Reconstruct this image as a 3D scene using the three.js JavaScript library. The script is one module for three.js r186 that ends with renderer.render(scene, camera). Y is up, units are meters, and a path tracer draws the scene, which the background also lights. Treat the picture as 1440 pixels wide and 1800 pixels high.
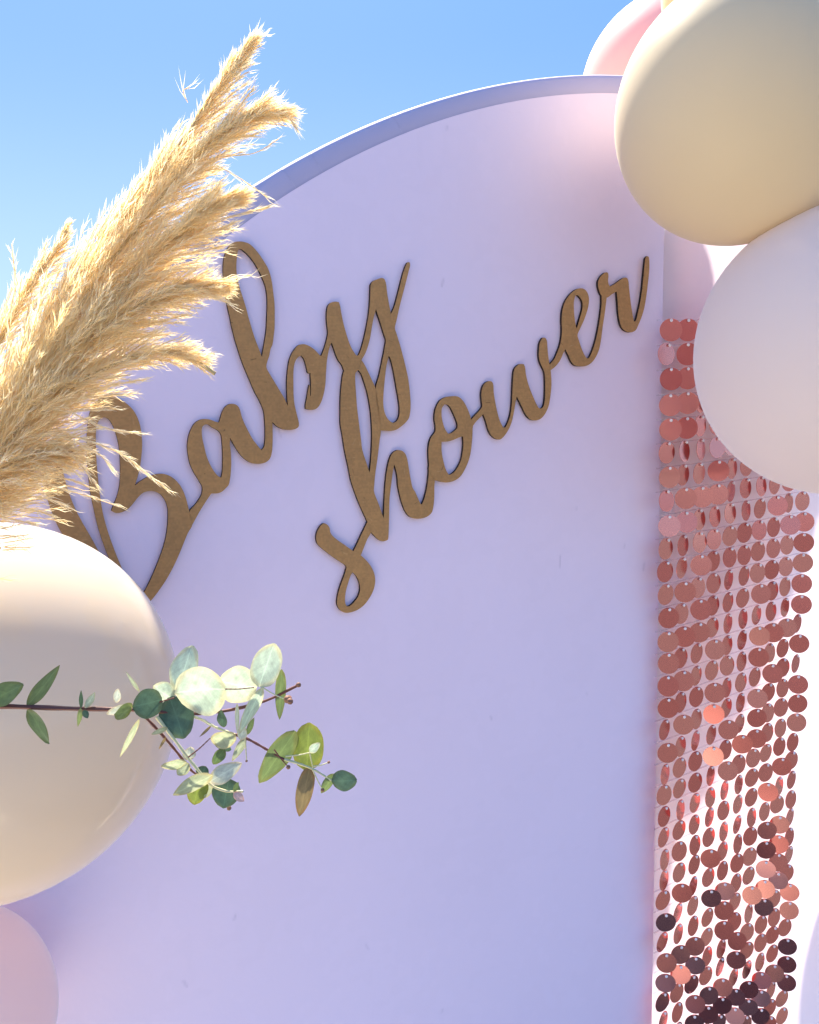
import * as THREE from 'three';
import { mergeGeometries } from 'three/addons/utils/BufferGeometryUtils.js';

// ---------------------------------------------------------------- camera, sky, sun, exposure
const scene = new THREE.Scene();
const EYE = 1.5, PITCH = THREE.MathUtils.degToRad(7), FOC = 1440;     // focal length in pixels of the 1440 x 1800 frame
const camera = new THREE.PerspectiveCamera(2 * Math.atan(900 / FOC) * 180 / Math.PI, 0.8, 0.02, 400);
camera.position.set(0, EYE, 0);
camera.rotation.set(-PITCH, 0, 0);
scene.add(camera);

const SUN = new THREE.Vector3(-0.20, 0.79, -0.58).normalize();
const renderer = new THREE.WebGLRenderer({ antialias: true });
renderer.toneMapping = THREE.LinearToneMapping;
renderer.toneMappingExposure = 2.72;
renderer.outputColorSpace = THREE.SRGBColorSpace;
renderer.shadowMap.enabled = true;
renderer.shadowMap.type = THREE.PCFSoftShadowMap;

const mix = (a, b, t) => a + (b - a) * t;
const sstep = (a, b, x) => { const t = Math.min(1, Math.max(0, (x - a) / (b - a))); return t * t * (3 - 2 * t); };
function makeSky() {
  const W = 512, H = 256, d = new Float32Array(W * H * 4);
  const zen = [0.055, 0.142, 0.355], mid = [0.073, 0.170, 0.405], hor = [0.255, 0.352, 0.47], gr = [0.15, 0.14, 0.13];
  for (let j = 0; j < H; j++) for (let i = 0; i < W; i++) {
    const el = ((j + 0.5) / H - 0.5) * Math.PI, az = ((i + 0.5) / W - 0.5) * 2 * Math.PI;
    const x = Math.cos(el) * Math.cos(az), y = Math.sin(el), z = Math.cos(el) * Math.sin(az);
    const c = [0, 0, 0], e = el * 180 / Math.PI;
    for (let k = 0; k < 3; k++) {
      let v = e < 26 ? mix(hor[k], mid[k], sstep(-2, 26, e)) : mix(mid[k], zen[k], sstep(26, 90, e));
      if (e < 0) v = mix(v, gr[k], sstep(0, -2, e));
      c[k] = v;
    }
    if (e > 0) {
      const s = Math.max(0, x * SUN.x + y * SUN.y + z * SUN.z);
      const glow = 0.10 * Math.pow(s, 6) + 0.5 * Math.pow(s, 60);
      c[0] += glow; c[1] += glow * 0.97; c[2] += glow * 0.9;
    }
    const o = (j * W + i) * 4; d[o] = c[0]; d[o + 1] = c[1]; d[o + 2] = c[2]; d[o + 3] = 1;
  }
  const t = new THREE.DataTexture(d, W, H, THREE.RGBAFormat, THREE.FloatType);
  t.mapping = THREE.EquirectangularReflectionMapping; t.magFilter = t.minFilter = THREE.LinearFilter; t.needsUpdate = true;
  return t;
}
const skyTex = makeSky();
scene.background = skyTex;
scene.environment = skyTex;

const sun = new THREE.DirectionalLight(new THREE.Color(1, 0.90, 0.76), 5);
sun.position.copy(SUN).multiplyScalar(12).add(new THREE.Vector3(0, 1.3, -1));
sun.target.position.set(0, 1.3, -1);
sun.castShadow = true; sun.shadow.radius = 6; sun.shadow.mapSize.set(2048, 2048);
Object.assign(sun.shadow.camera, { left: -4, right: 4, top: 4, bottom: -4, near: 1, far: 30 });
scene.add(sun, sun.target);

// ---------------------------------------------------------------- helpers
let seed = 20240611;
function rnd() { seed = (seed + 0x6d2b79f5) | 0; let t = Math.imul(seed ^ (seed >>> 15), 1 | seed); t = (t + Math.imul(t ^ (t >>> 7), 61 | t)) ^ t; return ((t ^ (t >>> 14)) >>> 0) / 4294967296; }
const rr = (a, b) => a + (b - a) * rnd();
const V = (x, y, z) => new THREE.Vector3(x, y, z);
const used = {};
function numbered(name) { const k = used[name] = (used[name] || 0) + 1; return k === 1 ? name : `${name}_${String(k - 1).padStart(3, '0')}`; }
function tag(o, label, category, group) { o.userData.label = label; o.userData.category = category; if (group) o.userData.group = group; return o; }
function thing(name, pos, label, category, group) {
  const g = new THREE.Group(); g.name = numbered(name); g.position.copy(pos); scene.add(g);
  return tag(g, label, category, group);
}
function part(name, geo, mat, parent) {
  const m = new THREE.Mesh(geo, mat); m.name = name; m.castShadow = m.receiveShadow = true; parent.add(m); return m;
}
function structure(name, geo, mat) { const m = new THREE.Mesh(geo, mat); m.name = name; m.castShadow = m.receiveShadow = true; m.userData.kind = 'structure'; scene.add(m); return m; }
// the world point seen along one line of sight of the photograph, at a distance in front of the lens
function ray(px, py) {
  const x = (px - 720) / FOC, y = -(py - 900) / FOC, z = -1, c = Math.cos(-PITCH), s = Math.sin(-PITCH);
  return V(x, y * c - z * s, y * s + z * c);
}
function at(px, py, depth) { const r = ray(px, py); return V(r.x, r.y, r.z).multiplyScalar(depth / -r.z).add(V(0, EYE, 0)); }
// value noise for textures
function noise2(seedN) {
  const h = (x, y) => { let n = Math.imul(x, 374761393) + Math.imul(y, 668265263) + Math.imul(seedN, 1442695041); n = Math.imul(n ^ (n >>> 13), 1274126177); return ((n ^ (n >>> 16)) >>> 0) / 4294967296; };
  return (x, y, per) => {
    const xi = Math.floor(x), yi = Math.floor(y), fx = x - xi, fy = y - yi, u = fx * fx * (3 - 2 * fx), v = fy * fy * (3 - 2 * fy);
    const w = (a) => per ? ((a % per) + per) % per : a;
    return mix(mix(h(w(xi), w(yi)), h(w(xi + 1), w(yi)), u), mix(h(w(xi), w(yi + 1)), h(w(xi + 1), w(yi + 1)), u), v);
  };
}
function canvasTex(size, rx, ry, draw, srgb = true) {
  const c = document.createElement('canvas'); c.width = c.height = size; draw(c.getContext('2d'), size);
  const t = new THREE.CanvasTexture(c); t.wrapS = t.wrapT = THREE.RepeatWrapping; t.repeat.set(rx, ry);
  if (srgb) t.colorSpace = THREE.SRGBColorSpace;
  return t;
}
function pixelTex(size, rx, ry, f, srgb = true) {
  return canvasTex(size, rx, ry, (g) => {
    const im = g.createImageData(size, size);
    for (let y = 0; y < size; y++) for (let x = 0; x < size; x++) { const c = f(x / size, y / size), o = (y * size + x) * 4; for (let k = 0; k < 3; k++) im.data[o + k] = Math.max(0, Math.min(255, c[k])); im.data[o + 3] = 255; }
    g.putImageData(im, 0, 0);
  }, srgb);
}

// ---------------------------------------------------------------- materials
const n1 = noise2(1), n2 = noise2(2), n3 = noise2(3);
const std = (o) => new THREE.MeshStandardMaterial(o);
const phy = (o) => new THREE.MeshPhysicalMaterial(o);
const lin = (r, g, b) => new THREE.Color().setRGB(r, g, b);

const paintTex = pixelTex(512, 1, 1, (u, v) => {
  const m = n1(u * 4, v * 4, 4) * 0.5 + n2(u * 16, v * 16, 16) * 0.3 + n3(u * 96, v * 96, 96) * 0.2;
  const t = 246 + (m - 0.5) * 6; return [t, t, t + 1];
});
{
  const g = paintTex.image.getContext('2d');
  for (let i = 0; i < 16; i++) {
    const x = rnd() * 512, y = rnd() * 512, L = rr(2, 9), a = rr(-0.4, 0.4) + 1.5;
    g.strokeStyle = `rgba(120,112,128,${rr(0.12, 0.3)})`; g.lineWidth = rr(0.5, 1); g.beginPath(); g.moveTo(x, y); g.lineTo(x + Math.cos(a) * L, y + Math.sin(a) * L); g.stroke();
  }
}
const paintBump = pixelTex(512, 3, 3, (u, v) => { const m = 128 + (n1(u * 120, v * 120, 120) - 0.5) * 60 + (n2(u * 30, v * 30, 30) - 0.5) * 60; return [m, m, m]; }, false);
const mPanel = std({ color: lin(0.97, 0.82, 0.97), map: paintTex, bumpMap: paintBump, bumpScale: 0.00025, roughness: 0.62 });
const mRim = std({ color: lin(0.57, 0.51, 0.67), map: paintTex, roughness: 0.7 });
const mSheet = phy({ color: lin(0.94, 0.86, 0.95), map: paintTex, roughness: 1, transmission: 0.40, thickness: 0, side: THREE.DoubleSide });
const mFrame = std({ color: lin(0.7, 0.7, 0.7), roughness: 0.5 });

const mdfTex = canvasTex(1024, 2.2, 2.2, (g, s) => {
  const im = g.createImageData(s, s);
  for (let y = 0; y < s; y++) for (let x = 0; x < s; x++) {
    const u = x / s, v = y / s;
    const a = n1(u * 260, v * 260, 260) - 0.5, b = n2(u * 90, v * 60, 30) - 0.5, c = n3(u * 7, v * 7, 7) - 0.5, f = (n2(u * 40, v * 400, 40) - 0.5);
    const t = 1 + a * 0.09 + b * 0.05 + c * 0.06 + f * 0.05, o = (y * s + x) * 4;
    im.data[o] = 180 * t; im.data[o + 1] = 135 * t; im.data[o + 2] = 82 * t; im.data[o + 3] = 255;
  }
  g.putImageData(im, 0, 0);
  for (let i = 0; i < 420; i++) {                      // fibres and dark specks of the board
    const x = rnd() * s, y = rnd() * s, L = rr(2, 16), an = rnd() * 6.3;
    g.strokeStyle = rnd() < 0.35 ? `rgba(70,45,20,${rr(0.2, 0.7)})` : `rgba(215,185,140,${rr(0.15, 0.45)})`; g.lineWidth = rr(0.6, 1.8);
    g.beginPath(); g.moveTo(x, y); g.lineTo(x + Math.cos(an) * L, y + Math.sin(an) * L); g.stroke();
  }
});
const mBoard = std({ map: mdfTex, roughness: 0.75 });
const mBurnt = std({ color: lin(0.022, 0.010, 0.006), roughness: 0.85 });

const latex = (r, g, b, o = {}) => phy({ color: lin(r, g, b), roughness: 0.94, transmission: 0.34, thickness: 0, clearcoat: 0.35, clearcoatRoughness: 0.38, ...o });
const mCream = latex(0.79, 0.65, 0.41, { transmission: 0.2 }), mWhite = latex(1, 0.89, 0.81, { transmission: 0.5 }), mThin = latex(0.97, 0.88, 0.72, { transmission: 0.8 }), mPink = latex(0.97, 0.62, 0.56), mBlush = latex(1, 0.83, 0.79, { transmission: 0.5 }), mTan = latex(0.88, 0.64, 0.34);
const mPearl = phy({ color: lin(0.86, 0.725, 0.54), roughness: 0.94, transmission: 0.30, thickness: 0, clearcoat: 0.9, clearcoatRoughness: 0.07 });

const mSequin = std({ color: lin(0.80, 0.33, 0.28), metalness: 0.95, roughness: 0.2 });
const mPeg = phy({ color: lin(0.95, 0.90, 0.88), roughness: 0.3, clearcoat: 0.6 });
const mGrid = phy({ color: lin(0.97, 0.95, 0.97), roughness: 0.12, transmission: 0.92, thickness: 0 });

const mStraw = [lin(0.995, 0.85, 0.51), lin(1, 0.90, 0.63), lin(0.985, 0.79, 0.41)].map((color) => phy({ color, roughness: 1, transmission: 0.66, thickness: 0, side: THREE.DoubleSide }));
const mStalk = std({ color: lin(0.55, 0.40, 0.18), roughness: 0.8 });

// ---------------------------------------------------------------- ground
{
  const g = new THREE.PlaneGeometry(300, 300, 1, 1); g.rotateX(-Math.PI / 2);
  const t = pixelTex(512, 120, 120, (u, v) => { const m = n1(u * 8, v * 8, 8) * 0.5 + n2(u * 64, v * 64, 64) * 0.5; const k = 216 + (m - 0.5) * 30; return [k + 10, k - 2, k - 24]; });
  structure('ground', g, std({ map: t, roughness: 0.9 }));
  const lt = pixelTex(512, 60, 60, (u, v) => { const m = n1(u * 12, v * 12, 12) * 0.4 + n2(u * 128, v * 128, 128) * 0.6; const k = 0.75 + m * 0.5; return [88 * k, 84 * k, 82 * k]; });
  const ls = new THREE.Shape(); [[0.5, -45], [90, -45], [90, 60], [-60, 60], [-60, 1.9], [0.5, 1.9]].forEach(([x, z], i) => i ? ls.lineTo(x, -z) : ls.moveTo(x, -z));
  const lg = new THREE.ShapeGeometry(ls); lg.rotateX(-Math.PI / 2); lg.translate(0, 0.006, 0);
  { const P = lg.attributes.position, U = lg.attributes.uv; for (let i = 0; i < P.count; i++) U.setXY(i, P.getX(i) / 100, P.getZ(i) / 100); }
  structure('paving', lg, std({ map: lt, roughness: 1 }));
}

// ---------------------------------------------------------------- the arched backdrop
const TH = THREE.MathUtils.degToRad(28);
const PN = V(Math.sin(TH), 0, Math.cos(TH)), PU = V(Math.cos(TH), 0, -Math.sin(TH));
const ANCHOR = at(1150, 900, 1.04); ANCHOR.y = EYE;          // where the two halves of the backdrop meet, at eye height
// a point of the backdrop's plane (pushed off it towards the viewer) under one line of sight, in the plane's own metres
function onPanel(px, py, off = 0) {
  const r = ray(px, py), a = ANCHOR.clone().addScaledVector(PN, off), o = V(0, EYE, 0);
  const t = a.clone().sub(o).dot(PN) / r.dot(PN), p = o.addScaledVector(r, t);
  return [p.clone().sub(a).dot(PU), p.y - EYE];
}
const FACE = { c: 0.056, d: -0.572, r: 0.948 };
const faceTop = (u) => FACE.d + Math.sqrt(Math.max(0, FACE.r ** 2 - (u - FACE.c) ** 2));
const RIMC = { c: 0.085, d: -0.64, r: 1.0435 };
function placeOnPanel(g) { g.position.copy(ANCHOR); g.rotation.y = TH; return g; }
const lean = (v) => Math.max(0, 0.004 + (0.1218 - v) * 0.0295);      // the joint between the two halves leans a little
const bend = (u) => { const t = Math.max(0, u + 0.10); return -0.18 * t * t; };
{
  const root = thing('arched_backdrop', V(0, 0, 0), 'large lavender white arched backdrop panel carrying the wooden lettering', 'backdrop');
  placeOnPanel(root);
  // front face: columns from the ground to the arch, bending back at the right edge
  const us = []; for (let i = 0; i <= 40; i++) us.push(mix(-0.885, -0.12, i / 40)); for (let i = 1; i <= 24; i++) us.push(mix(-0.12, 0.0, i / 24));
  const pos = [], uv = [], idx = [], R = 26;
  for (const u of us) for (let j = 0; j <= R; j++) { const v = mix(-1.46, faceTop(u), j / R); pos.push(u + sstep(-0.14, 0, u) * lean(v), v, bend(u)); uv.push(u, v); }
  for (let i = 0; i < us.length - 1; i++) for (let j = 0; j < R; j++) { const a = i * (R + 1) + j, b = a + R + 1; idx.push(a, b, b + 1, a, b + 1, a + 1); }
  const g = new THREE.BufferGeometry(); g.setAttribute('position', new THREE.Float32BufferAttribute(pos, 3)); g.setAttribute('uv', new THREE.Float32BufferAttribute(uv, 2)); g.setIndex(idx); g.computeVertexNormals();
  part('panel_face', g, mPanel, root);
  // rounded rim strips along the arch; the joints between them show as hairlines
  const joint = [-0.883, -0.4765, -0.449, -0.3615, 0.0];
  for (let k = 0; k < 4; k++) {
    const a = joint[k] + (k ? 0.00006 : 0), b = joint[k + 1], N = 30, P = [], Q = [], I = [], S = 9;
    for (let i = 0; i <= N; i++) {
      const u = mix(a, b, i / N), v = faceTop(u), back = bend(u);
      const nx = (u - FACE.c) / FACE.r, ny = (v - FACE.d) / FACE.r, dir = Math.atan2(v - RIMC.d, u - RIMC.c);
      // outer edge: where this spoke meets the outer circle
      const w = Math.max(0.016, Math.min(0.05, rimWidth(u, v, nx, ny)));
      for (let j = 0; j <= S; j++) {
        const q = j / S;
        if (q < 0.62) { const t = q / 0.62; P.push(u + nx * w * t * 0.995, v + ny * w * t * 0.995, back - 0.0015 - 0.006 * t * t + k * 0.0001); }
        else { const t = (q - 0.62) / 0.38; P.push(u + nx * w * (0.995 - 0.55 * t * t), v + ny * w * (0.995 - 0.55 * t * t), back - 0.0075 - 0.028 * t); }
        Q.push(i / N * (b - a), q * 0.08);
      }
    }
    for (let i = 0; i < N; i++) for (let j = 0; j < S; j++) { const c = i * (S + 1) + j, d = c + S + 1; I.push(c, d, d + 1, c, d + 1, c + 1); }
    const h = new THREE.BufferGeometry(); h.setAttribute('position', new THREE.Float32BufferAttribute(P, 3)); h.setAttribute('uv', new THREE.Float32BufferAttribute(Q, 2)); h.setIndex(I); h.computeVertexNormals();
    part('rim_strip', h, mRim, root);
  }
  // back board and left side
  const sh = new THREE.Shape(); sh.moveTo(-0.885, -1.46);
  for (let i = 0; i <= 50; i++) { const u = mix(-0.885, -0.004, i / 50); sh.lineTo(u, faceTop(u) + 0.012); }
  sh.lineTo(-0.004, -1.46);
  const bg = new THREE.ExtrudeGeometry(sh, { depth: 0.02, bevelEnabled: false }); bg.translate(0, 0, -0.058);
  part('back_board', bg, mFrame, root);
  part('base_plinth', new THREE.BoxGeometry(0.9, 0.039, 0.10).translate(-0.44, -1.48, -0.03), mFrame, root);
}
function rimWidth(u, v, nx, ny) {       // distance along the outward normal to the rim's outer circle
  const dx = u - RIMC.c, dy = v - RIMC.d, b = dx * nx + dy * ny, c = dx * dx + dy * dy - RIMC.r ** 2;
  return -b + Math.sqrt(Math.max(0, b * b - c));
}
// right half: a white cloth sheet that lets the sun through, stretched over a tube frame
{
  const root = thing('fabric_backdrop', V(0, 0, 0), 'white fabric backdrop behind the rose gold sequin strip, bright where sunlit', 'backdrop');
  placeOnPanel(root);
  const C = 46, R = 40, pos = [], uv = [], idx = [], off = -0.0030;
  for (let i = 0; i <= C; i++) for (let j = 0; j <= R; j++) {
    const u = mix(-0.003, 0.95, i / C), top = faceTop(Math.min(u, 0.95)) + 0.01, v = mix(-1.46, top, j / R);
    pos.push(u + lean(v) * (1 - i / C), v, off + 0.0015 * Math.sin(u * 19 + v * 3) * sstep(0, 0.1, u)); uv.push(u, v);
  }
  for (let i = 0; i < C; i++) for (let j = 0; j < R; j++) { const a = i * (R + 1) + j, b = a + R + 1; idx.push(a, b, b + 1, a, b + 1, a + 1); }
  const g = new THREE.BufferGeometry(); g.setAttribute('position', new THREE.Float32BufferAttribute(pos, 3)); g.setAttribute('uv', new THREE.Float32BufferAttribute(uv, 2)); g.setIndex(idx); g.computeVertexNormals();
  part('fabric', g, mSheet, root);
  const pts = [V(0.016, -1.49, -0.026)]; for (let i = 0; i <= 30; i++) { const u = mix(0.016, 0.94, i / 30); pts.push(V(u, faceTop(u) - 0.004, -0.026)); } pts.push(V(0.945, -1.49, -0.026));
  const path = new THREE.CurvePath(); for (let i = 0; i < pts.length - 1; i++) path.add(new THREE.LineCurve3(pts[i], pts[i + 1]));
  part('tube_frame', new THREE.TubeGeometry(path, 90, 0.009, 8), mFrame, root);
}

// ---------------------------------------------------------------- the lettering
const CROP = { A: [60, 680, 4.8], a: [300, 690, 7.2], C: [380, 410, 12], D: [400, 550, 7.2], E: [560, 440, 7.2], F: [560, 600, 7.2], G: [540, 840, 7.2], H: [640, 680, 6.5455], I: [800, 560, 7.2], J: [940, 440, 6.857] };
const OFF = 0.0052;
function tracePath(segs) {
  const q = [];
  for (const [k, ...n] of segs) { const [ox, oy, s] = CROP[k]; for (let i = 0; i < n.length; i += 2) q.push(onPanel(ox + n[i] / s, oy + n[i + 1] / s, OFF)); }
  const P = q.map(([x, y]) => new THREE.Vector2(x, y)).filter((p, i, all) => p.distanceTo(all[(i + 1) % all.length]) > 1e-5), N = P.length;
  const sharp = P.map((p, i) => {
    const a = p.clone().sub(P[(i + N - 1) % N]), b = P[(i + 1) % N].clone().sub(p);
    return Math.abs(Math.atan2(a.x * b.y - a.y * b.x, a.dot(b))) > 0.92;
  });
  let s0 = sharp.indexOf(true); const out = [];
  const run = (pts, closed) => {
    if (pts.length === 2) { out.push(pts[0]); return; }
    const c = new THREE.CatmullRomCurve3(pts.map((p) => V(p.x, p.y, 0)), closed, 'centripetal'), m = pts.length * 4;
    for (let i = 0; i < m; i++) { const r = c.getPoint(i / m); out.push(new THREE.Vector2(r.x, r.y)); }
  };
  if (s0 < 0) { run(P, true); return out; }
  let cur = [P[s0]];
  for (let k = 1; k <= N; k++) { const i = (s0 + k) % N; cur.push(P[i]); if (sharp[i]) { run(cur, false); cur = [P[i]]; } }
  return out;
}
const sign = thing('lettering_sign', V(0, 0, 0), 'brown wooden cut-out script lettering reading Baby shower on the lavender backdrop', 'sign');
placeOnPanel(sign);
function letter(outer, holes = []) {
  const sh = new THREE.Shape(tracePath(outer));
  for (const h of holes) sh.holes.push(new THREE.Path(tracePath(h)));
  const g = new THREE.ExtrudeGeometry(sh, { depth: 0.0034, bevelEnabled: false, curveSegments: 1 });
  g.translate(0, 0, OFF - 0.0034);
  return part('letter', g, [mBoard, mBurnt], sign);
}
// B
letter([['A', 70, 520, 85, 490, 140, 476, 195, 495, 216, 560, 232, 640, 250, 740, 290, 880, 340, 1010, 400, 1130, 470, 1250, 550, 1395, 640, 1550, 745, 1720, 690, 1590, 634, 1450, 584, 1320, 539, 1180, 504, 1030, 474, 880, 456, 720, 446, 560, 446, 420, 456, 300, 474, 210, 504, 150, 562, 98, 630, 78, 700, 92, 770, 132, 840, 200, 885, 290, 905, 380, 912, 480, 905, 600, 885, 720, 852, 832, 900, 795, 960, 760, 1030, 738, 1090, 735, 1150, 754, 1210, 802, 1255, 870, 1285, 950, 1300, 1010, 1312, 1055, 1335, 1165, 1300, 1230, 1270, 1300, 1230, 1400, 1180, 1510, 1120, 1620, 1060, 1710, 990, 1800, 920, 1870, 840, 1890, 760, 1860, 640, 1780, 520, 1640, 400, 1480, 304, 1340, 239, 1245, 184, 1140, 144, 1040, 104, 920, 76, 820, 64, 700, 64, 600]],
  [[['A', 590, 258, 625, 270, 662, 320, 693, 400, 716, 500, 727, 620, 727, 760, 717, 860, 695, 940, 669, 1000, 652, 1046, 690, 1065, 750, 1055, 800, 1025, 840, 980, 880, 930, 920, 895, 970, 880, 1020, 884, 1072, 912, 1108, 962, 1127, 1020, 1131, 1100, 1126, 1180, 1111, 1280, 1086, 1370, 1046, 1480, 996, 1600, 931, 1730, 880, 1800, 820, 1720, 745, 1540, 680, 1380, 620, 1210, 580, 1060, 555, 900, 535, 720, 525, 560, 522, 420, 530, 330, 555, 275]]]);
// a
letter([['A', 1312, 1055], ['a', 316, 1414, 388, 1304, 404, 1240, 400, 1190, 356, 1110, 296, 1010, 246, 900, 222, 780, 214, 670, 228, 560, 258, 470, 306, 390, 363, 350, 430, 335, 500, 342, 560, 366, 614, 380, 631, 322, 657, 243, 695, 180, 742, 148, 800, 144, 845, 164, 875, 210, 900, 300, 935, 390, 985, 490, 1040, 590, 1100, 670, 1150, 728, 1182, 692, 1197, 600, 1199, 440], ['D', 570, 1380], ['a', 1292, 440, 1293, 550, 1290, 680, 1280, 770, 1255, 840, 1210, 880, 1150, 900, 1090, 903, 1020, 890, 950, 850, 880, 780, 820, 690, 780, 620, 755, 572, 750, 640, 762, 740, 768, 850, 765, 980, 752, 1100, 735, 1170, 700, 1210, 650, 1255, 600, 1275, 515, 1278, 440, 1390, 360, 1520], ['A', 1335, 1165]],
  [[['a', 440, 405, 480, 408, 530, 443, 602, 484, 640, 533, 654, 640, 661, 780, 661, 900, 656, 1010, 642, 1074, 610, 1062, 560, 1010, 500, 910, 455, 800, 425, 680, 400, 560, 397, 460, 410, 425]]]);
// b
letter([['a', 1199, 440], ['D', 473, 1360, 466, 1280, 447, 1205, 406, 1110, 346, 1000, 286, 860, 226, 720, 176, 590, 137, 470, 92, 320, 52, 160], ['C', 300, 1800, 258, 1620, 224, 1450, 190, 1250, 165, 1050, 153, 850, 152, 700, 161, 580, 186, 455, 225, 355, 278, 265, 346, 207, 424, 178, 520, 172, 610, 188, 700, 222, 790, 300, 870, 390, 950, 500, 1040, 640, 1100, 750, 1150, 900, 1185, 1080, 1210, 1280, 1230, 1450, 1238, 1620, 1238, 1800], ['D', 597, 180, 585, 300, 570, 400, 545, 460, 530, 540, 510, 600, 495, 660, 497, 700, 540, 780, 600, 880, 660, 980, 720, 1080, 766, 1180, 758, 1060, 753, 940, 755, 820, 767, 700, 787, 590, 817, 514, 856, 455, 893, 415, 940, 396, 990, 400, 1050, 427, 1110, 472, 1187, 548, 1265, 570, 1258, 620, 1248, 760, 1240, 900, 1215, 1040, 1185, 1130, 1150, 1190, 1110, 1220, 1050, 1228, 990, 1215, 989, 1170, 1005, 1080, 1023, 970, 1034, 908, 1044, 935, 1048, 1046, 1056, 1052, 1057, 900, 1050, 757, 1036, 768, 1018, 757, 1004, 700, 989, 640, 968, 582, 936, 538, 900, 555, 865, 600, 845, 660, 835, 760, 835, 900, 838, 1040, 848, 1150, 865, 1230, 890, 1330, 905, 1400, 900, 1440, 870, 1465, 810, 1480, 740, 1480, 670, 1460, 620, 1430, 570, 1380]],
  [[['C', 480, 332, 530, 334, 604, 388, 708, 490, 800, 610, 872, 730, 942, 868, 1003, 1005, 1048, 1132, 1073, 1280, 1083, 1450, 1081, 1620, 1072, 1800], ['D', 499, 100, 494, 200, 478, 320, 457, 440, 437, 556, 420, 510, 385, 420, 340, 300, 300, 170, 265, 50], ['C', 640, 1600, 570, 1370, 500, 1150, 450, 950, 432, 800, 430, 650, 440, 520, 455, 400]]]);
// y
letter([['D', 1187, 548], ['E', 77, 1230, 111, 1110, 121, 1040, 111, 950, 104, 850, 108, 760, 126, 694, 163, 661, 220, 649, 260, 657, 275, 710, 290, 800, 320, 940, 360, 1080, 410, 1220, 450, 1290, 482, 1332, 505, 1328, 536, 1262, 577, 1120, 607, 980, 638, 800, 653, 620, 658, 500, 663, 430, 694, 390, 752, 364, 800, 349, 835, 362, 855, 420, 870, 540, 890, 660, 917, 808, 958, 720, 998, 580, 1038, 420, 1078, 270, 1116, 170, 1132, 150, 1155, 152, 1160, 190, 1140, 270, 1100, 430, 1060, 580, 1020, 740, 990, 880, 968, 985, 990, 1060, 1030, 1190, 1070, 1340, 1110, 1500, 1140, 1650], ['F', 1162, 700, 1167, 800, 1160, 900, 1145, 970, 1110, 1020, 1050, 1075, 980, 1120, 910, 1135, 850, 1132, 790, 1130], ['E', 725, 1757, 767, 1590, 807, 1400, 838, 1240, 853, 1130, 836, 1080, 786, 920, 728, 744, 700, 850, 680, 950, 655, 1100, 630, 1200, 590, 1310, 545, 1390], ['F', 508, 365, 490, 370, 325, 370], ['E', 296, 1450, 256, 1395, 221, 1320, 191, 1230, 168, 1168, 150, 1200, 125, 1290], ['D', 1265, 570]],
  [[['F', 891, 180, 916, 230, 956, 400, 991, 600, 1017, 750, 1027, 850, 1022, 940, 996, 1003, 952, 1030, 915, 1017, 870, 970, 835, 890, 820, 780, 825, 640, 840, 480, 860, 320]]]);
// h
letter([['F', 325, 370, 308, 430, 293, 550, 281, 700, 278, 900, 280, 1050, 302, 1180, 337, 1400, 377, 1580], ['G', 553, 20, 597, 160, 646, 290, 706, 430, 764, 557, 808, 682, 850, 730, 900, 780, 945, 803, 1000, 795, 1025, 780, 1030, 740, 1035, 620, 1038, 480, 1040, 350, 1045, 250, 1065, 80], ['H', 323, 1047, 335, 960, 349, 892, 370, 960, 386, 1050, 391, 1130, 406, 1210, 436, 1330, 475, 1430, 522, 1490, 580, 1515, 630, 1518, 690, 1508, 740, 1485, 780, 1445, 800, 1370, 808, 1280, 810, 1150, 812, 1076, 747, 960, 744, 1020, 727, 1150, 697, 1280, 670, 1350, 652, 1350, 625, 1290, 590, 1210, 560, 1160, 535, 1050, 515, 930, 495, 820, 475, 770, 440, 737, 390, 728, 343, 750, 311, 792, 287, 860, 262, 980, 247, 1120, 237, 1280, 230, 1460, 228, 1510, 205, 1450, 170, 1350, 115, 1200, 118, 1130, 130, 1000, 155, 830, 180, 620], ['F', 790, 1130], ['E', 725, 1757, 680, 1650, 620, 1520, 580, 1440, 545, 1390], ['F', 508, 365, 541, 410, 587, 540, 627, 680, 657, 850, 672, 1000, 679, 1200, 672, 1400, 661, 1550, 647, 1660, 615, 1560, 555, 1370, 540, 1250, 515, 1050, 490, 850, 475, 650, 465, 480, 470, 400, 490, 370]]);
// s
letter([['G', 764, 557, 726, 640, 677, 740, 627, 850, 588, 929, 540, 895, 470, 845, 390, 790, 325, 735, 295, 690, 285, 635, 260, 597, 220, 576, 183, 595, 146, 645, 122, 703, 115, 770, 130, 830, 174, 880, 253, 945, 342, 1012, 433, 1072, 484, 1107, 498, 1132, 482, 1200, 447, 1300, 412, 1400, 387, 1500, 379, 1590, 395, 1640, 432, 1685, 490, 1708, 560, 1700, 640, 1670, 720, 1610, 790, 1520, 840, 1420, 862, 1320, 855, 1230, 825, 1150, 780, 1080, 730, 1025, 680, 980, 720, 880, 760, 780, 808, 682]],
  [[['G', 575, 1194, 616, 1232, 652, 1300, 669, 1370, 667, 1440, 641, 1512, 594, 1574, 543, 1620, 505, 1628, 485, 1590, 480, 1530, 490, 1440, 520, 1330, 550, 1240]]]);
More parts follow.
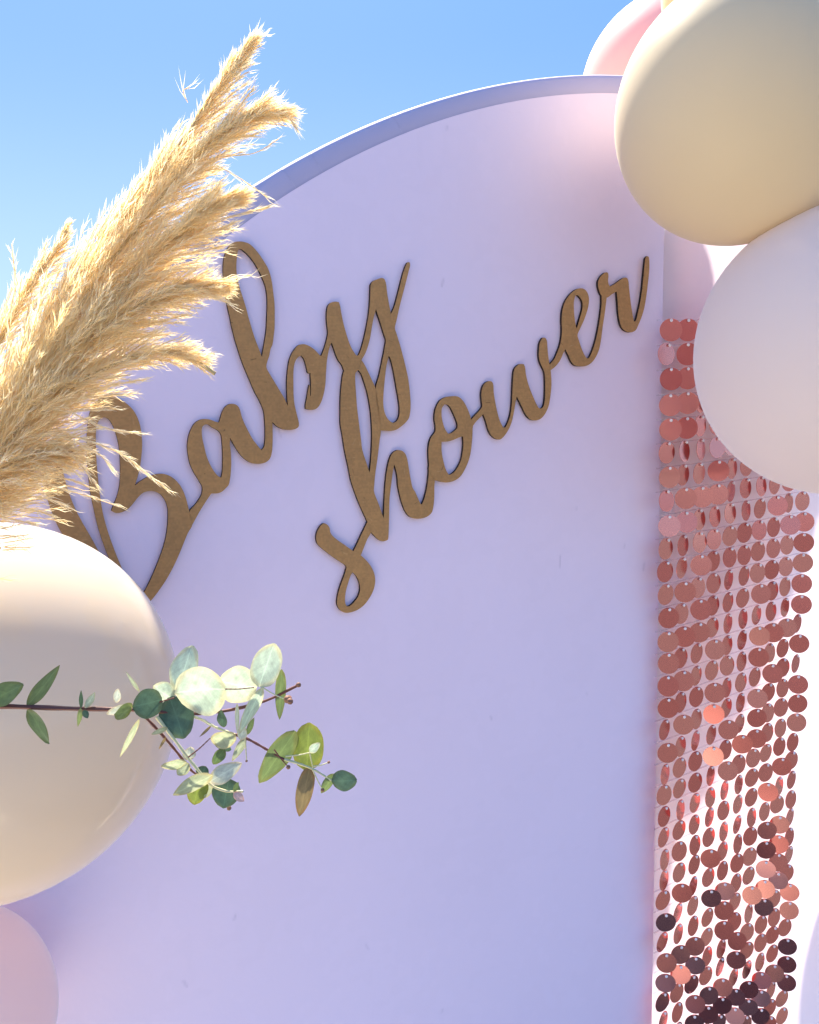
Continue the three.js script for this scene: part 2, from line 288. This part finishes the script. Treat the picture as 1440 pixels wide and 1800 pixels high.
// o
letter([['H', 747, 960, 749, 900, 743, 800, 743, 720, 753, 640, 777, 575, 821, 512, 822, 440, 812, 380, 817, 290, 837, 222, 875, 159, 933, 122, 1000, 109, 1060, 107, 1100, 122, 1150, 175, 1190, 250, 1215, 310, 1234, 378, 1255, 445, 1250, 480, 1248, 560, 1240, 660, 1225, 770, 1200, 860, 1160, 950, 1110, 1030, 1040, 1080, 960, 1100, 890, 1095, 840, 1080, 812, 1076]],
  [[['H', 930, 200, 967, 208, 994, 237, 1026, 300, 1057, 370, 1076, 430, 1073, 474, 1043, 504, 1002, 535, 967, 538, 930, 480, 905, 400, 893, 320, 900, 240]], [['H', 893, 632, 960, 630, 1030, 610, 1100, 580, 1140, 570, 1145, 650, 1136, 750, 1116, 850, 1075, 932, 1024, 994, 977, 1014, 945, 960, 915, 860, 895, 750]]]);
// w
letter([['H', 1234, 378], ['I', 264, 1214, 316, 1158, 345, 1110, 338, 1040, 333, 960, 343, 890, 367, 834, 404, 801, 440, 791, 470, 802, 485, 840, 490, 930, 510, 1060, 540, 1200, 575, 1310, 612, 1380, 640, 1376, 672, 1312, 703, 1210, 720, 1080, 728, 900, 736, 760, 743, 680, 757, 632, 795, 590, 832, 574, 870, 577, 885, 610, 900, 720, 935, 850, 985, 980, 1030, 1080, 1065, 1134, 1098, 1134, 1122, 1107, 1137, 1030, 1143, 900, 1142, 780, 1132, 680, 1112, 628, 1083, 568, 1063, 490, 1063, 400, 1073, 312, 1097, 260, 1118, 241, 1145, 247, 1163, 280, 1170, 360, 1180, 470, 1198, 583, 1210, 655, 1218, 740, 1220, 850, 1205, 1000, 1180, 1120, 1130, 1220, 1080, 1270, 1010, 1290, 952, 1275, 894, 1210, 845, 1110, 805, 1030, 782, 984, 770, 1040, 750, 1160, 720, 1300, 680, 1400, 620, 1490, 570, 1530, 512, 1520, 454, 1470, 420, 1400, 395, 1310, 358, 1208, 320, 1250, 270, 1300], ['H', 1255, 445]]);
// e
letter([['I', 1198, 583], ['J', 236, 1314, 277, 1222, 306, 1142, 323, 1060, 330, 950, 326, 850, 333, 740, 358, 643, 401, 565, 454, 505, 512, 466, 570, 458, 610, 476, 640, 520, 655, 580, 650, 660, 630, 740, 595, 840, 550, 940, 517, 1020, 535, 1090, 565, 1180, 600, 1260, 627, 1304, 656, 1294, 697, 1210, 738, 1080, 768, 940, 793, 780, 808, 640, 808, 545, 868, 572, 860, 640, 845, 760, 820, 920, 800, 1080, 775, 1200, 735, 1290, 690, 1350, 630, 1390, 550, 1400, 482, 1385, 444, 1345, 405, 1260, 371, 1192, 345, 1240, 310, 1320, 260, 1390], ['I', 1210, 655]],
  [[['J', 490, 545, 518, 542, 556, 580, 579, 640, 572, 720, 548, 810, 508, 945, 495, 900, 480, 800, 473, 700, 475, 610]]]);
// r
letter([['J', 808, 545, 783, 500, 765, 430, 768, 370, 792, 323, 825, 285, 862, 264, 885, 272, 890, 310, 885, 360, 893, 410, 907, 438, 962, 409, 1022, 364, 1082, 329, 1115, 332, 1130, 370, 1140, 470, 1155, 600, 1175, 740, 1197, 858, 1218, 850, 1244, 760, 1274, 620, 1299, 450, 1314, 300, 1329, 150, 1338, 90, 1354, 69, 1375, 77, 1382, 130, 1380, 260, 1365, 400, 1345, 560, 1320, 700, 1290, 800, 1250, 900, 1220, 960, 1180, 985, 1130, 985, 1082, 965, 1046, 920, 1022, 840, 1007, 720, 1000, 600, 991, 494, 930, 530, 868, 572]]);

// ---------------------------------------------------------------- sequin panels
// turn of every sequin, read row by row: F faces the viewer, M half turned, N nearly edge on
const ROWS = ['FFMNMMNMMM', 'MFNMMNMMNM', 'FFNMNMMNMM', 'FFNNMMNMMN', 'FFNMMNMMNM', 'MNNMMNMMNM', 'FNNFNMMNMM', 'MFFFNNNNMM', 'FFNNNNNFNM', 'MNMMMMMMFF',
  'MNFMMMMMMF', 'MFMMNNMMMF', 'FMFMNMFMNF', 'FFFMNNNNNF', 'FMNFNNFFFN', 'FFNMMNFNMF', 'FNMFNNNFMN', 'NFNFNNFMMF', 'FNNNFNFMMF', 'NMMFMFFMMF',
  'MMMNFMMMMM', 'MNNNNNMMFM', 'NMNNMNMFNN', 'NMNMNNNNMN', 'NMNFNNMFFN', 'MFNMNMMFFN', 'FNNFFNMFFN', 'NNNMFMFFFM', 'FFFMFMNFMF', 'FFFNNFMMMF',
  'MMMMNFMMMM', 'NNFFFNNNMF', 'MNFFFFFFFF', 'NNMNMFFFNF', 'NMMMMMMFMM', 'MNMMFMNMMM'];
{
  const A = (x, y) => { const [u, v] = onPanel(x, y, 0.02); return V(u, v, 0); };
  // hinge points of the corner sequins: rows 8 and 28, first and last column
  const p8l = A(1174, 908), p8r = A(1413, 867), p28l = A(1168, 1677), p28r = A(1386, 1555);
  const node = (c, r) => {
    const s = c / 9, t = (r - 8) / 20, l = p8l.clone().lerp(p28l, t), e = p8r.clone().lerp(p28r, t);
    return l.lerp(e, s);
  };
  const R = 0.0138;
  const disc = new THREE.CylinderGeometry(R, R, 0.0005, 30).rotateX(Math.PI / 2).translate(0, -R + 0.003, 0);
  const peg = mergeGeometries([new THREE.CylinderGeometry(0.0009, 0.0009, 0.003, 8).rotateX(Math.PI / 2), new THREE.SphereGeometry(0.0020, 8, 6).scale(1, 1, 0.6).translate(0, 0, 0.0016)]);
  const labels = ['rose gold sequin panel at the top of the strip, half hidden by the white balloon', 'rose gold sequin panel second from the top, below the white balloon', 'rose gold sequin panel third from the top, partly in bright light', 'lowest rose gold sequin panel with dark discs at the bottom of the strip'];
  const spans = [[0, 10], [10, 20], [20, 30], [30, 36]];
  const colour = [0, 1, 2].map((k) => { const m = mSequin.clone(); m.color = [lin(0.76, 0.30, 0.265), lin(0.81, 0.36, 0.315), lin(0.69, 0.235, 0.21)][k]; return m; });
  spans.forEach(([r0, r1], k) => {
    const root = thing('sequin_panel', V(0, 0, 0), labels[k], 'sequin panel', 'sequin panels of the strip');
    placeOnPanel(root); root.translateZ(0.011);
    const bars = [];
    const bar = (a, b, w) => { const d = b.clone().sub(a), L = d.length(); bars.push(new THREE.BoxGeometry(L, w, 0.0014).rotateZ(Math.atan2(d.y, d.x)).translate((a.x + b.x) / 2, (a.y + b.y) / 2, 0.001)); };
    for (let r = r0; r < r1; r++) bar(node(-0.42, r - 0.04), node(9.42, r - 0.04), 0.0014);
    part('clear_grid', mergeGeometries(bars), mGrid, root);
    for (let r = r0; r < r1; r++) for (let c = 0; c < 10; c++) {
      const p = node(c, r), kind = ROWS[r][c];
      const w = ANCHOR.clone().addScaledVector(PU, p.x), facing = Math.acos(Math.min(1, V(-w.x, 0, -w.z).normalize().dot(PN)));
      const yaw = (kind === 'F' ? rr(0.15, 0.40) : kind === 'M' ? rr(0.78, 0.98) : rr(1.0, 1.2)) - facing;
      const m = part('sequin', disc, colour[Math.floor(rnd() * 3)], root);
      m.position.set(p.x + rr(-0.0008, 0.0008), p.y + rr(-0.0008, 0.0008), 0.0085 + (kind === 'F' ? 0.0035 : 0));
      m.rotation.set(rr(-0.10, 0.04), yaw, kind === 'F' ? rr(-0.05, 0.05) : rr(-0.34, -0.14), 'YXZ');
      const q = part('peg', peg, mPeg, m); q.position.set(0, 0.0005, 0.0006);
    }
  });
}

// ---------------------------------------------------------------- balloons
function balloon(label, group, mat, px, py, depth, rx, ry, knot = V(0.3, -0.3, -0.9), tilt = 0) {
  const c = at(px, py, depth), k = depth / FOC / Math.cos(Math.atan2(0, 1)), a = rx * k, b = ry * k;
  const root = thing('balloon', c, label, 'balloon', group);
  const pr = [], N = 48;
  for (let i = 0; i <= N; i++) { const t = Math.PI * i / N, y = Math.cos(t); let r = Math.sin(t); if (y < 0) r *= 1 - 0.05 * y * y; pr.push(new THREE.Vector2(Math.max(0.0001, r), y < 0 ? y * 1.03 : y)); }
  const g = new THREE.LatheGeometry(pr, 72);
  const q = new THREE.Quaternion().setFromUnitVectors(V(0, -1, 0), knot.clone().normalize());
  g.applyQuaternion(q); g.scale(a, b, (a + b) / 2); g.rotateZ(tilt);
  part('body', g, mat, root);
  const kn = new THREE.LatheGeometry([[0.0001, 0.06], [0.05, 0.05], [0.035, 0], [0.03, -0.03], [0.06, -0.07], [0.07, -0.09], [0.0001, -0.085]].map(([x, y]) => new THREE.Vector2(x, y)), 16);
  kn.translate(0, -1.04, 0); kn.applyQuaternion(q); kn.scale(a, b, (a + b) / 2);
  part('knot', kn, mat, root);
  return root;
}
const GAR = 'balloons of the garland at upper right';
balloon('glossy ivory balloon at the left behind the eucalyptus branch', null, mPearl, -18, 1243, 0.545, 333, 338, V(-0.8, -0.5, -0.2));
balloon('pale pink balloon cut off in the lower left corner', null, mBlush, -112, 1800, 0.60, 216, 218, V(-0.7, -0.6, -0.3));
balloon('large cream balloon at top right overlapping the arch rim', null, mCream, 1300, 200, 0.85, 203, 211, V(0.5, -0.2, -0.8));
balloon('big white balloon at right hanging over the top of the sequin strip', null, mWhite, 1475, 618, 0.83, 238, 248, V(0.7, 0.2, -0.6));
balloon('pink balloon peeking over the arch behind the cream balloon', null, mPink, 1184, 160, 2.05, 152, 152, V(0.3, -0.8, -0.4));
balloon('tan balloon of which a sliver shows at the top edge', null, mTan, 1292, -20, 1.08, 116, 116, V(0.3, -0.6, -0.5));

// the garland goes on behind the fabric: its shade falls on the upper left of the sheet
[[.01, .10, .07], [.31, .10, .085], [.0, .0, .10], [.15, -.02, .12], [.315, -.03, .085], [0, -.15, .125], [.19, -.15, .12], [-.01, -.33, .12], [.13, -.30, .10], [-.02, -.48, .10], [.06, -.43, .09], [-.03, -.61, .08], [-.02, -.71, .065], [.475, -.95, .14]].forEach(([u, v, r], i) => {
  const q = r + 0.066, p = ANCHOR.clone().addScaledVector(PU, u).addScaledVector(PN, -q); p.y += v + q * 1.38; p.addScaledVector(PU, q * 0.27);
  hiddenBalloon(p, r, i < 1 ? mThin : [mCream, mPink, mWhite, mTan][i % 4], i);
});
function hiddenBalloon(p, r, mat, i) {
  const b = balloon('balloon of the garland hidden behind the fabric backdrop', 'garland balloons behind the fabric', mat, 720, 900, 1, 1440 * r, 1440 * r * 1.04, V(0.2, -0.6, -0.7));
  b.position.copy(p); b.rotation.y = i * 1.3;
}

// ---------------------------------------------------------------- pampas grass
function curvePts(list) { return new THREE.CatmullRomCurve3(list.map(([x, y, z]) => at(x, y, z)), false, 'centripetal'); }
function plume(label, spine, spec) {
  const c = curvePts(spine), base = c.getPoint(0), root = thing('pampas_plume', base, label, 'pampas grass', 'pampas grass plumes');
  const up = V(0, 0, 1);
  const bufs = [[], [], []], twig = [];
  const loc = (p) => p.clone().sub(base);
  const view = V(0, EYE, 0);
  const hair = (p, dir, L, w, k, sag) => {
    const side = dir.clone().cross(p.clone().add(base).sub(view)).normalize().applyAxisAngle(dir.clone().normalize(), rr(-0.9, 0.9));
    const d = dir.clone().multiplyScalar(L), m = p.clone().addScaledVector(d, 0.5).add(V(0, sag * L * 0.12, 0)), e = p.clone().add(d).add(V(0, -sag * L * 0.1, 0));
    const s = side.multiplyScalar(w / 2), B = bufs[k];
    const a0 = p.clone().sub(s), a1 = p.clone().add(s), b0 = m.clone().addScaledVector(s, -0.8), b1 = m.clone().addScaledVector(s, 0.8);
    for (const q of [a0, a1, b1, a0, b1, b0, b0, b1, e]) B.push(q.x, q.y, q.z);
  };
  const { len, hl, spread, sideBias = 0, wild = 0 } = spec, n = Math.round(spec.n * 1.15), hairs = spec.hairs * 0.66;
  for (let i = 0; i < n; i++) {
    const t = Math.pow(rnd(), spec.pow || 1.22) * (spec.t1 || 0.96) + (spec.t0 || 0), tt = Math.min(0.995, t), o = c.getPoint(tt), tan = c.getTangent(tt);
    // a branchlet leaves the stalk at a slant and arches over
    const perp = tan.clone().cross(up).normalize(), phi = rnd() * 6.283, sd = perp.clone().multiplyScalar(Math.cos(phi) + sideBias).addScaledVector(up, Math.sin(phi) * 0.6).normalize();
    const L = (len * (1 - 0.86 * Math.pow(tt, 1.5)) * rr(0.45, 1)), sp = spread * rr(0.2, 1.25) * (1 - 0.5 * tt) + (rnd() < wild ? rr(0.2, 0.6) : 0);
    const dir = tan.clone().addScaledVector(sd, sp).normalize();
    const p0 = loc(o), p1 = p0.clone().addScaledVector(dir, L * 0.5), bendDir = dir.clone().addScaledVector(tan, 0.25).add(V(0.10, rr(-0.55, 0.05), 0)).normalize();
    const p2 = p1.clone().addScaledVector(bendDir, L * 0.5);
    const bc = new THREE.QuadraticBezierCurve3(p0, p1, p2);
    twig.push(new THREE.TubeGeometry(bc, 5, 0.00022, 3));
    const H = Math.round(hairs * (0.3 + 0.7 * L / len));
    const tone = rnd() < 0.4 ? 0 : rnd() < 0.65 ? 1 : 2;
    for (let h = 0; h < H; h++) {
      const s = Math.pow(rnd(), 0.8), q = bc.getPoint(s), td = bc.getTangent(s);
      const r = V(rr(-1, 1), rr(-1, 1), rr(-1, 1)).normalize();
      const hd = td.addScaledVector(r, rr(0.14, 0.72)).normalize();
      hair(q, hd, hl * rr(0.5, 1.15) * (1 - 0.3 * s) * (1 - 0.45 * tt * tt), rr(0.00019, 0.00040), rnd() < 0.75 ? tone : Math.floor(rnd() * 3), rr(-1, 1));
    }
  }
  for (const [list, count, k] of spec.strands || []) {           // single strands that stand clear of the plume
    const sc = new THREE.CatmullRomCurve3(list.map(([x, y, z]) => loc(at(x, y, z ?? spine[spine.length - 1][2] - 0.004))), false, 'centripetal');
    twig.push(new THREE.TubeGeometry(sc, 12, 0.00026, 3));
    for (let h = 0; h < count; h++) {
      const s = Math.pow(rnd(), 0.85), q = sc.getPoint(s), hd = sc.getTangent(s).addScaledVector(V(rr(-1, 1), rr(-1, 1), rr(-1, 1)).normalize(), rr(0.08, 0.34)).normalize();
      hair(q, hd, hl * rr(0.5, 1.2) * (1 - 0.35 * s), rr(0.00022, 0.0004), rnd() < 0.7 ? k : 0, rr(-1, 1));
    }
  }
  const toGeo = (B) => { const g = new THREE.BufferGeometry(); g.setAttribute('position', new THREE.Float32BufferAttribute(B, 3)); g.computeVertexNormals(); return g; };
  bufs.forEach((B, k) => { if (B.length) { const m = part('plume_hair', toGeo(B), mStraw[k], root); m.userData.kind = 'stuff'; } });
  const bt = part('branchlets', mergeGeometries(twig), mStraw[2], root); bt.userData.kind = 'stuff';
  part('stalk', new THREE.TubeGeometry(new THREE.CatmullRomCurve3(c.getPoints(24).map(loc)), 30, 0.0011, 6), mStalk, root);
}
plume('tallest pampas plume, its thin tip pointing up into the blue sky', [[-90, 960, .450], [20, 690, .450], [120, 515, .450], [225, 375, .450], [320, 250, .450], [395, 140, .450], [446, 66, .450]], { n: 330, len: 0.067, hairs: 76, hl: 0.0131, spread: .46, sideBias: .1, strands: [[[[395, 150], [420, 105], [447, 64]], 40, 1], [[[330, 180], [322, 160], [334, 152]], 8, 1], [[[370, 200], [400, 172], [432, 148]], 40, 1]] });
plume('pampas plume with a tip bending right over the sky above the arch', [[-100, 960, .440], [30, 700, .440], [150, 520, .440], [270, 365, .440], [360, 262, .440], [430, 210, .440], [500, 196, .440]], { n: 400, len: 0.069, hairs: 76, hl: 0.0131, spread: .52, sideBias: .25, strands: [[[[470, 196], [500, 200], [521, 226]], 26, 1], [[[400, 275], [450, 268], [490, 244]], 10, 0], [[[380, 290], [420, 312], [472, 348]], 14, 1], [[[340, 265], [400, 245], [445, 238]], 70, 0]] });
plume('pampas plume reaching toward the arch rim just above the letter b', [[-110, 950, .436], [30, 720, .436], [160, 560, .436], [270, 450, .436], [350, 380, .436], [415, 345, .436]], { n: 420, len: 0.071, hairs: 76, hl: 0.0131, spread: .58, sideBias: .2, strands: [[[[330, 400], [400, 382], [472, 364]], 60, 0], [[[300, 425], [360, 415], [412, 392]], 90, 1], [[[310, 450], [360, 440], [392, 432]], 50, 0]] });
plume('broad pampas plume whose lower strands cross the rim and the letter b', [[-130, 960, .432], [0, 770, .432], [100, 650, .432], [200, 565, .432], [300, 515, .432], [392, 502, .432]], { n: 460, len: 0.071, hairs: 76, hl: 0.0131, spread: .62, sideBias: .1, strands: [[[[300, 512], [370, 494], [440, 484]], 40, 1], [[[300, 500], [350, 512], [404, 534]], 60, 1], [[[200, 585], [260, 570], [318, 556]], 80, 0], [[[180, 620], [230, 596], [296, 588]], 70, 0], [[[200, 520], [280, 480], [350, 470]], 80, 1]] });
plume('drooping pampas plume ending in a single strand above the letter B', [[-150, 990, .426], [-40, 840, .426], [60, 730, .426], [160, 660, .426], [260, 622, .426], [330, 628, .426], [378, 657, .426]], { n: 280, len: 0.055, hairs: 66, hl: 0.0115, spread: .55, sideBias: .0, t1: .80, pow: 1.4, strands: [[[[90, 720], [150, 700], [232, 692]], 70, 0], [[[60, 760], [120, 726], [205, 718]], 70, 1], [[[140, 690], [200, 676], [250, 668]], 60, 0]] });
plume('lowest pampas plume, loose bright strands hanging across the letter B', [[-190, 1000, .420], [-100, 900, .420], [-20, 835, .420], [60, 800, .420], [130, 792, .420]], { n: 300, len: 0.071, hairs: 50, hl: 0.0115, spread: .75, sideBias: .3, wild: .15, strands: [
  [[[20, 705], [81, 707], [143, 734], [195, 755], [250, 762]], 90, 1], [[[20, 780], [75, 768], [133, 768], [177, 782], [218, 801], [260, 834], [297, 862]], 170, 1], [[[60, 775], [102, 784], [139, 815], [174, 858]], 70, 1], [[[110, 768], [139, 780], [177, 801], [194, 820]], 60, 1],
  [[[0, 845], [60, 851], [122, 863], [207, 889]], 60, 1], [[[40, 795], [81, 805], [112, 817], [135, 833]], 50, 1], [[[10, 835], [60, 838], [118, 842], [158, 856]], 50, 0], [[[20, 872], [81, 876], [129, 896]], 30, 1], [[[60, 765], [116, 757], [175, 753]], 40, 1], [[[0, 810], [50, 815], [100, 828]], 60, 0], [[[-10, 880], [40, 892], [92, 905]], 40, 0], [[[-10, 905], [20, 912], [62, 922]], 30, 1]] });
plume('loose feathery pampas plume at the left edge against the sky', [[-130, 900, .460], [-60, 720, .460], [10, 580, .460], [70, 480, .460], [118, 405, .460]], { n: 190, len: 0.055, hairs: 50, hl: 0.0115, spread: .6, sideBias: -.2, wild: .2 });

// ---------------------------------------------------------------- eucalyptus branch
{
  const DE = 0.35, E = (x, y, d = DE) => at(x / 2.25, 1100 + y / 2.25, d);
  const K = DE / FOC / 2.25;                        // metres per traced pixel
  const base = E(0, 318), root = thing('eucalyptus_branch', base, 'eucalyptus branch with round grey green leaves reaching in from the left', 'eucalyptus branch');
  const loc = (p) => p.clone().sub(base);
  const leafTex = pixelTex(256, 1, 1, (u, v) => {
    const mid = Math.exp(-((u - 0.5) ** 2) / 0.0004), side = Math.pow(Math.abs(Math.sin((v * 9 - Math.abs(u - 0.5) * 6) * 3.14)), 14) * 0.35;
    const m = (n1(u * 9, v * 9) - 0.5) * 46 + (n2(u * 40, v * 40) - 0.5) * 22, k = 222 + m * 0.75 + mid * 34 + side * 22;
    const edge = sstep(0.36, 0.5, Math.hypot(u - 0.5, (v - 0.5))) * 26;
    return [k + edge * 0.4, k - edge * 0.4, k - edge];
  });
  const leafMat = (r, g, b, t = 0.35) => phy({ color: lin(r, g, b), map: leafTex, roughness: 1, clearcoat: 0.15, clearcoatRoughness: 0.5, transmission: t, thickness: 0, side: THREE.DoubleSide });
  const M = { d: leafMat(.10, .19, .115, .25), g: leafMat(.17, .27, .085), o: leafMat(.22, .31, .10, .4), p: leafMat(.66, .82, .60, .42), q: leafMat(.52, .60, .36, .45), b: leafMat(.32, .24, .10), w: leafMat(.76, .84, .64, .45), y: leafMat(.27, .35, .06, .45), k: leafMat(.80, .55, .50) };
  const mStem = std({ color: lin(.15, .045, .028), roughness: .6 }), mStemPale = std({ color: lin(.62, .58, .32), roughness: .6 }), mBud = std({ color: lin(.25, .12, .07), roughness: .7 });
  // a leaf blade: base to tip, width, cupped and a little wavy; turn rolls it about its long axis
  function leaf(kind, bx, by, tx, ty, w, turn = 0, dz = 0, dz2 = dz, round = 0.5, name = 'leaf') {
    const d0 = DE + dz, d1 = DE + dz2, a = loc(E(bx, by, d0)), b = loc(E(tx, ty, d1));
    const L = a.distanceTo(b), ax = b.clone().sub(a).normalize(), nrm0 = V(0, 0, 1).addScaledVector(ax, -ax.z).normalize(), sd = ax.clone().cross(nrm0).normalize();
    const side = sd.clone().multiplyScalar(Math.cos(turn)).addScaledVector(nrm0, Math.sin(turn)), nrm = side.clone().cross(ax).multiplyScalar(-1).normalize();
    const W = w * K / 2, S = 12, T = 8, pos = [], uv = [], idx = [], cup = rr(-0.10, 0.22), arch = rr(-0.10, 0.10), ph = rr(0, 6);
    for (let i = 0; i <= S; i++) for (let j = 0; j <= T; j++) {
      const s = i / S, q = j / T * 2 - 1, prof = Math.pow(Math.sin(Math.PI * Math.pow(Math.min(1, s * 0.994 + 0.003), 0.8 + 0.3 * (round - 0.5))), Math.max(0.5, 0.5 + (0.66 - round) * 1.1));
      const ww = W * prof * q * (1 + 0.03 * Math.sin(s * 9 + ph));
      const h = W * (cup * q * q * prof + 0.05 * Math.sin(q * 3 + s * 7 + ph)) + L * arch * (4 * s * (1 - s)) * 0.5;
      const p = a.clone().addScaledVector(ax, s * L).addScaledVector(side, ww).addScaledVector(nrm, h);
      pos.push(p.x, p.y, p.z); uv.push(0.5 + q * 0.48, s);
    }
    for (let i = 0; i < S; i++) for (let j = 0; j < T; j++) { const c = i * (T + 1) + j, d = c + T + 1; idx.push(c, d, d + 1, c, d + 1, c + 1); }
    const g = new THREE.BufferGeometry(); g.setAttribute('position', new THREE.Float32BufferAttribute(pos, 3)); g.setAttribute('uv', new THREE.Float32BufferAttribute(uv, 2)); g.setIndex(idx); g.computeVertexNormals();
    return part(name, g, M[kind], root);
  }
  function stem(name, mat, r0, r1, ...pts) {
    const c = new THREE.CatmullRomCurve3(pts.map(([x, y, z = 0]) => loc(E(x, y, DE + z))), false, 'centripetal');
    const g = new THREE.TubeGeometry(c, 36, 1, 7), P = g.attributes.position;
    for (let i = 0; i < P.count; i++) { const t = Math.floor(i / 8) / 36, o = c.getPointAt(Math.min(1, t)), p = V().fromBufferAttribute(P, i).sub(o).multiplyScalar(mix(r0, r1, t) * (1 + 0.12 * Math.sin(t * 40))).add(o); P.setXYZ(i, p.x, p.y, p.z); }
    g.computeVertexNormals(); return part(name, g, mat, root);
  }
  stem('stem', mStem, .00122, .0006, [-60, 316], [120, 322], [300, 328], [430, 330], [540, 332], [660, 342], [800, 346, .004], [900, 335, .004], [1050, 297, .004], [1176, 237, .004]);
  stem('twig', mStem, .0007, .0005, [560, 345], [640, 430], [700, 500], [760, 575], [800, 600]);
  stem('twig', mStemPale, .0008, .0005, [620, 360, -.003], [690, 450, -.003], [750, 530, -.003], [800, 590, -.003], [832, 628, -.003], [900, 655, -.003], [962, 655, -.003]);
  stem('twig', mStemPale, .0006, .0005, [740, 350, .002], [800, 372, .002], [850, 400, .002], [930, 430, .002]);
  stem('twig', mStem, .0006, .0005, [930, 430], [980, 448], [1060, 492], [1130, 530], [1165, 540]);
  stem('twig', mStemPale, .0006, .0004, [1125, 528, -.001], [1190, 548, -.001], [1240, 568, -.001], [1312, 612, -.001]);
  const pet = (x0, y0, x1, y1, m = mStemPale, z = -.004) => stem('petiole', m, .00032, .00024, [x0, y0, z], [(x0 + x1) / 2, (y0 + y1) / 2 + 3, z], [x1, y1, z]);
  pet(1130, 517, 1240, 498); pet(1236, 568, 1276, 648); pet(1225, 500, 1238, 562); pet(1240, 556, 1300, 540); pet(1040, 245, 1122, 288); pet(970, 445, 976, 535); pet(690, 285, 530, 322, mStem, -.006); pet(745, 520, 832, 445, mStem, -.004); pet(890, 250, 1005, 244, mStem, -.008);
  pet(835, 395, 800, 370); pet(1085, 490, 1140, 558, mStem);
  // leaves, from the left along the stem
  leaf('g', -45, 300, 93, 232, 92, .3, 0, -.004);
  leaf('o', 105, 320, 237, 155, 60, .2, 0, .004, .35);
  leaf('g', 108, 332, 196, 467, 86, -.35, 0, -.006, .5);
  leaf('g', 322, 326, 321, 254, 22, .2, -.002, .004, .4); leaf('o', 320, 326, 308, 399, 22, .2, -.002, .004, .4);
  leaf('q', 338, 326, 375, 262, 36, .4, -.003, .004, .5); leaf('d', 330, 334, 348, 366, 26, .3, -.002);
  leaf('w', 458, 305, 468, 248, 34, .2, .002); leaf('w', 522, 318, 422, 348, 104, .9, -.004, -.010, .6); leaf('o', 522, 328, 452, 350, 82, .3, -.006, -.014, .6);
  leaf('d', 642, 292, 524, 322, 128, .1, -.006, -.012, .75);
  leaf('q', 552, 262, 497, 180, 20, .3, .002, .004, .3); leaf('q', 552, 368, 474, 520, 26, .3, 0, .004, .3);
  leaf('p', 690, 292, 606, 238, 104, .3, .004, .006, .6); leaf('w', 640, 330, 680, 300, 40, .3, .003);
  leaf('d', 672, 282, 728, 446, 138, .25, .001, -.003, .75);
  leaf('p', 700, 262, 762, 78, 128, .35, .006, .012, .7);
  leaf('p', 893, 250, 692, 262, 216, .12, -.008, -.004, .8);
  leaf('p', 1016, 246, 862, 222, 186, .25, .004, .002, .8);
  leaf('p', 1026, 242, 1086, 70, 128, -.35, -.002, .004, .7);
  leaf('o', 1114, 172, 1106, 371, 46, .2, .005, .002, .5);
  leaf('p', 1040, 244, 946, 428, 66, .7, -.004, -.008, .45); leaf('w', 938, 308, 940, 432, 18, .3, -.006, -.004, .4);
  leaf('q', 934, 452, 834, 442, 88, .2, -.002, -.006, .65); leaf('d', 915, 490, 850, 470, 40, .3, .001);
  leaf('g', 887, 488, 843, 548, 48, .2, 0, -.002, .6); leaf('q', 972, 442, 918, 536, 36, .3, 0, -.004, .4);
  leaf('d', 885, 402, 874, 332, 46, .3, .003); leaf('b', 835, 395, 788, 440, 14, .5, 0, -.002, .3);
  leaf('w', 950, 452, 965, 395, 44, .3, -.005); leaf('o', 975, 432, 1006, 362, 26, .3, .002, .004, .4);
  leaf('o', 1168, 416, 1026, 622, 100, .15, .002, -.002, .6); leaf('o', 1172, 420, 1070, 570, 78, -.3, .006, .002, .6);
  leaf('y', 1212, 572, 1224, 383, 134, .1, .003, .006, .7);
  leaf('b', 1226, 556, 1184, 754, 72, .1, -.001, -.004, .55);
  leaf('d', 1312, 612, 1412, 612, 86, .15, -.002, -.005, .75); leaf('o', 1322, 585, 1270, 662, 46, .3, 0, -.002, .5);
  leaf('p', 1224, 500, 1266, 464, 34, .3, -.006, -.008, .6);
  leaf('q', 738, 540, 637, 556, 50, .3, -.004, -.008, .6); leaf('q', 748, 545, 702, 590, 54, .1, -.003, -.006, .6); leaf('w', 742, 532, 754, 478, 60, .3, -.002, .002, .6);
  leaf('q', 842, 592, 684, 670, 72, .25, -.006, -.012, .5); leaf('w', 828, 618, 957, 543, 74, .4, -.005, -.003, .5);
  leaf('y', 792, 605, 768, 708, 88, .2, .002, 0, .65); leaf('q', 818, 622, 808, 682, 62, .2, .003, .002, .6);
  leaf('d', 905, 606, 884, 722, 116, .15, 0, -.003, .75); leaf('d', 790, 598, 815, 556, 60, .3, .004, .006, .6);
  leaf('k', 925, 660, 966, 694, 34, .4, -.006, -.008, .5); leaf('g', 925, 656, 944, 618, 22, .4, -.004);
  leaf('q', 662, 402, 598, 430, 26, .3, -.004, -.006, .4); leaf('b', 656, 440, 628, 490, 12, .3, -.002, -.003, .3);
  for (const [x, y, r, z] of [[1182, 234, 11, .004], [1138, 292, 17, -.003], [1148, 300, 13, -.005], [1140, 560, 9, -.004], [906, 722, 10, 0], [1300, 540, 6, -.004], [1277, 650, 8, -.004], [975, 535, 5, -.004], [1015, 326, 6, 0]]) {
    const g = new THREE.LatheGeometry([[.0001, -1], [.75, -.55], [1, .1], [.85, .6], [.55, .75], [.5, 1], [.0001, .9]].map(([a, b]) => new THREE.Vector2(a * r * K, b * r * K)), 12);
    g.rotateZ(rr(-1.2, 1.2)); const p = loc(E(x, y, DE + z)); g.translate(p.x, p.y, p.z); part('bud', g, mBud, root);
  }
}

renderer.render(scene, camera);
